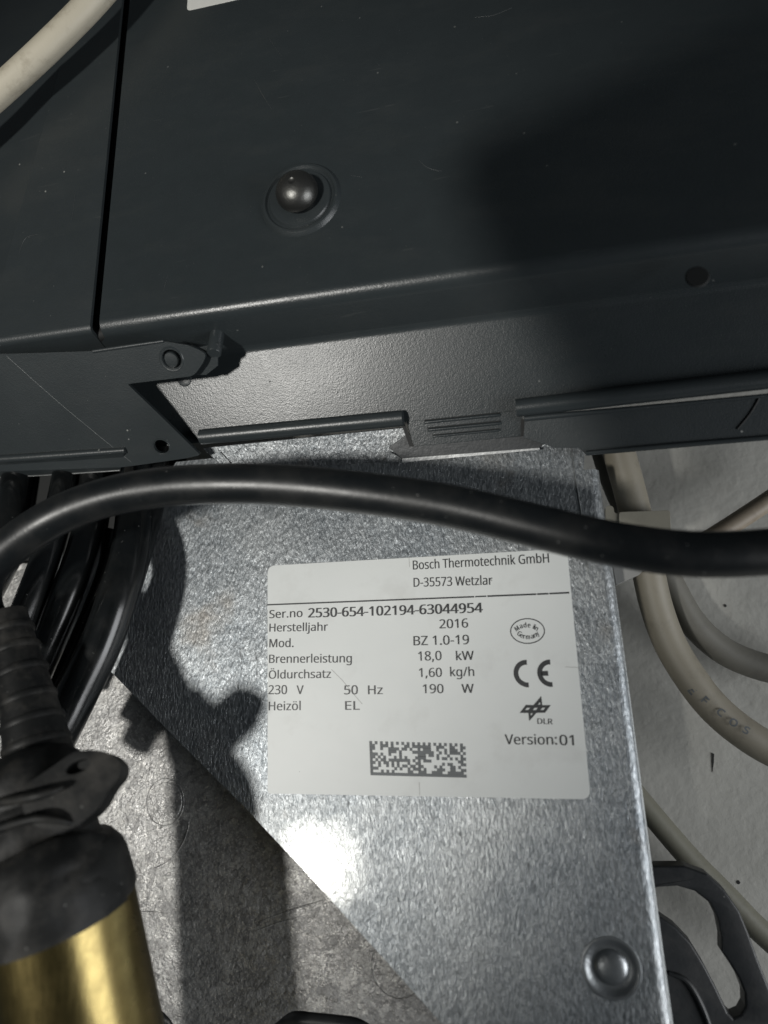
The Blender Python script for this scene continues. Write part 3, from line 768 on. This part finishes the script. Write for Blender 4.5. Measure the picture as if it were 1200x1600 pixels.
# print on the printed cable
ccp = [(1083, 1064), (1103, 1084), (1129, 1106), (1147, 1120), (1166, 1132)]
pc = bpy.data.objects['cream_cable']
for ch, (x, y), a_, sz in zip('EFCOS', [(1076, 1076), (1097, 1092), (1121, 1111), (1140, 1127), (1162, 1141)], (48, 46, 40, 36, 30), (21, 19, 19, 19, 19)):
    cu = bpy.data.curves.new('t', 'FONT'); cu.font = FONT or cu.font; cu.body = ch; cu.offset = .03; to = bpy.data.objects.new('t', cu); COL.objects.link(to); bpy.context.view_layer.update()
    me = bpy.data.meshes.new_from_object(to.evaluated_get(bpy.context.evaluated_depsgraph_get())); bpy.data.objects.remove(to)
    bm = bmesh.new(); bm.from_mesh(me); bpy.data.meshes.remove(me)
    ca_, sa_ = math.cos(math.radians(a_)), math.sin(math.radians(a_))
    for v in bm.verts:
        u_, v_ = v.co.x * sz * 1.25, v.co.y * sz
        X = x + u_ * ca_ + v_ * sa_ - 3; Y = y + u_ * sa_ - v_ * ca_ + 2
        # drop onto the sheath: intersect the sight line with the tube surface, approximated by its local axis
        best = None
        z0 = -33.5
        q = P(X, Y, z0)
        A_, B_ = P(1085, 1068, -33), P(1165, 1147, -35)
        seg = [P(a[0], a[1], a[2]) for a in ((1049, 1010, -32), (1085, 1068, -33), (1120, 1110, -34), (1165, 1147, -35), (1215, 1176, -36))]
        dd = min(((q - (s0 + (s1 - s0) * max(0, min(1, (q - s0).dot(s1 - s0) / (s1 - s0).length_squared)))).length for s0, s1 in zip(seg, seg[1:])))
        hz = math.sqrt(max(0.05, 5.36 ** 2 - min(dd, 5.3) ** 2))
        v.co = P(X, Y, -33.6 + hz + .3)
    mk('cable_print', bm, INK2, pc, smooth=False)

cl = thing('cable_clip', 'cream plastic cable clip holding the cable beside the bracket edge', 'cable clip', P(1007, 812, -16))
mk('clip_body', plate([roundpoly([P(x, y, -15) for x, y in [(967, 800), (1047, 797), (1049, 842), (968, 848)]], .8, 3)], (0, 0, 1), 7, .5, 3), CLIP, cl)
mk('clip_lug', plate([roundpoly([P(x, y, -15.5) for x, y in [(946, 790), (958, 790), (960, 802), (969, 802), (969, 845), (946, 845)]], 1.2, 4)], (0, 0, 1), 5, .5, 3), CLIP, cl)
cl2 = thing('cable_saddle', 'small grey metal saddle between bracket edge and printed cable, below the arching cable', 'cable saddle', P(978, 905, -12))
mk('saddle', plate([roundpoly([P(x, y, -12) for x, y in [(955, 870), (1020, 870), (1000, 897), (963, 914)]], .6, 3)], (0, 0, 1), 3, .4, 2), m_flat('saddle_grey', (.25, .25, .24), .5), cl2)

# black plastic hook with a keyhole slot, lower right
hk = thing('plastic_hook', 'black plastic hook with a curved keyhole slot, lower right in front of the wall', 'hook', P(1100, 1500, -30))
ho = [(985, 1360), (1022, 1353), (1070, 1353), (1105, 1366), (1132, 1390), (1156, 1424), (1170, 1458), (1185, 1500), (1200, 1538), (1225, 1600), (1245, 1665), (1000, 1665)]
hi = [(1005, 1392), (1030, 1387), (1058, 1385), (1086, 1393), (1110, 1412), (1122, 1436), (1128, 1465), (1128, 1488), (1141, 1507), (1155, 1530), (1164, 1553), (1165, 1573), (1158, 1586), (1146, 1591), (1138, 1583), (1120, 1545), (1102, 1510), (1080, 1474), (1056, 1449), (1034, 1434), (1005, 1420)]
mk('hook_body', plate([[P(x, y, -28) for x, y in ho], [P(x, y, -28) for x, y in hi]], (0, 0, 1), 6, .9, 4), PLASTIC, hk)
mk('hook_rib', tube([P(1045, 1520, -27.8), P(1075, 1535, -27.6), P(1100, 1580, -27.6), P(1120, 1640, -27.8)], [.6, .9, .9, .6], 10, 6), PLASTIC, hk)

# ================================================================ black plug, boot and brass sleeve at the lower left
pg = thing('cable_plug', 'black ribbed cable plug with crumpled rubber boot at the lower left', 'plug', P(60, 1200, 40))
# ribbed strain relief
ax = [(14, 958, 40), (24, 1010, 41), (40, 1080, 42), (55, 1150, 43), (66, 1215, 44)]
mk('strain_relief', tube([P(*a) for a in ax], [5.0, 5.9, 7.2, 8.5, 9.8], 36, 8), BOOT, pg)
for k in range(6):
    t = .16 + k * .13
    pts_ = crom([P(*a) for a in ax], 10); i = int(t * (len(pts_) - 1)); c_ = pts_[i]; d_ = (pts_[i + 1] - pts_[i - 1]).normalized()
    rr_ = 5.0 + 4.6 * t
    r_ = bmesh.new(); lathe(c_, d_, [(rr_ - .6, -1.3), (rr_ + .25, -.9), (rr_ + .5, 0), (rr_ + .25, .9), (rr_ - .6, 1.3)], 40, r_)
    mk('rib', r_, BOOT, pg)
# boot, a loft of uneven sections
def loft(secs, mat, name, parent, n=48, nz=None, crump=0.0):
    bm = bmesh.new(); path = crom([Vector((*P(x, y, z), r)) for x, y, z, r in secs], 8); rings = []; up = None
    from mathutils import noise
    for i, q in enumerate(path):
        p = Vector(q[:3]); t = (Vector(path[min(i + 1, len(path) - 1)][:3]) - Vector(path[max(i - 1, 0)][:3])).normalized()
        up = up or t.orthogonal().normalized(); up = (up - t * up.dot(t)).normalized(); sd = t.cross(up); ring = []
        for k in range(n):
            a = 2 * math.pi * k / n; dv = up * math.cos(a) + sd * math.sin(a)
            b = p + dv * q[3]; cr = noise.fractal(b * .10, .9, 2.1, 4) * crump + abs(noise.noise(b * .22)) * crump * .6
            ring.append(bm.verts.new(p + dv * (q[3] + cr)))
        rings.append(ring)
    for a, b in zip(rings, rings[1:]):
        for k in range(n): bm.faces.new((a[k], a[(k + 1) % n], b[(k + 1) % n], b[k]))
    bm.faces.new(rings[0]); bm.faces.new(rings[-1])
    return mk(name, bm, mat, parent, angle=60)
loft([(45, 1190, 45, 11), (50, 1222, 46, 15.0), (54, 1262, 46, 14.6), (60, 1300, 47, 14.4), (66, 1345, 47, 16), (72, 1372, 48, 18.2), (80, 1400, 48, 18.4), (90, 1440, 47, 18.4)], BOOT, 'rubber_boot', pg, 64, crump=.9)
lug = [(30, 1232), (70, 1206), (98, 1186), (116, 1174), (145, 1171), (174, 1177), (190, 1193), (188, 1213), (172, 1230), (156, 1262), (110, 1300), (40, 1290)]
LN = Vector((.28, .22, 1)).normalized(); L0_ = P(130, 1200, 55)
lo3 = roundpoly([onplane(x, y, L0_, LN) for x, y in lug], 4, 5)
lh = ellipse(onplane(122, 1198, L0_, LN), LN, 3.1, 1.5, 24, u=(1, .45, 0))
mk('boot_lug', plate([lo3, lh], LN, 7.5, 1.3, 5), BOOT, pg)
mk('lug_pit', plate([[p - LN * 2.6 for p in ellipse(onplane(122, 1198, L0_, LN), LN, 3.4, 1.8, 20, u=(1, .45, 0))]], LN, 1), DARK, pg)
mk('boot_fold', tube([P(-20, 1256, 60), P(45, 1246, 62), (P(78, 1238, 61)), P(98, 1230, 59)], [1.2, 1.3, 1.0, .5], 12, 8), BOOT, pg)
mk('boot_fold', tube([P(-20, 1300, 61), P(50, 1280, 62), P(90, 1282, 60), P(125, 1290, 56)], [1.6, 1.1, .8, .4], 12, 8), BOOT, pg)

bs = thing('brass_sleeve', 'polished brass cylinder below the rubber boot at the bottom left corner', 'sleeve', P(110, 1500, 47))
b0, b1 = P(77, 1345, 48), P(190, 1900, 30)
dz = (b1 - b0).normalized(); L_ = (b1 - b0).length
RB = 18.8
mk('sleeve_body', lathe(b0, dz, [(RB - 2, 12), (RB - .6, 11.6), (RB, 12.2), (RB, L_)], 96), BRASS, bs)
mk('boot_skirt', lathe(b0, dz, [(0, -3.2), (RB - 6, -3.2), (RB - 2.5, -2.2), (RB - .6, .5), (RB + .1, 3), (RB + .5, 8), (RB + .7, 11.6), (RB + .3, 12.6), (RB - .4, 12.8)], 96), BOOT, pg)

# ================================================================ the phone that takes the picture: behind the lens, its shadow lies over the right side
ph = thing('phone', 'dark phone taking the picture, outside the frame, its shadow lying over the right side', 'phone', (48, 26, 240))
PM = Matrix.Translation((-11, 112, 232)) @ Matrix.Rotation(math.radians(17), 4, 'Z')
def rr(x0, y0, x1, y1, r): return roundpoly([PM @ Vector(p) for p in ((x0, y0, 0), (x1, y0, 0), (x1, y1, 0), (x0, y1, 0))], r, 6)
mk('phone_case', plate([rr(0, -180, 90, 0, 11)], (0, 0, -1), 8, 1, 3), m_flat('phone_black', (.01, .01, .011), .4), ph)
mk('lens_ring', lathe((87, 36.6, 231.8), (0, 0, -1), [(7, -.5), (7, .8), (5.5, .9), (5.2, -.2)], 32), DARK, ph)
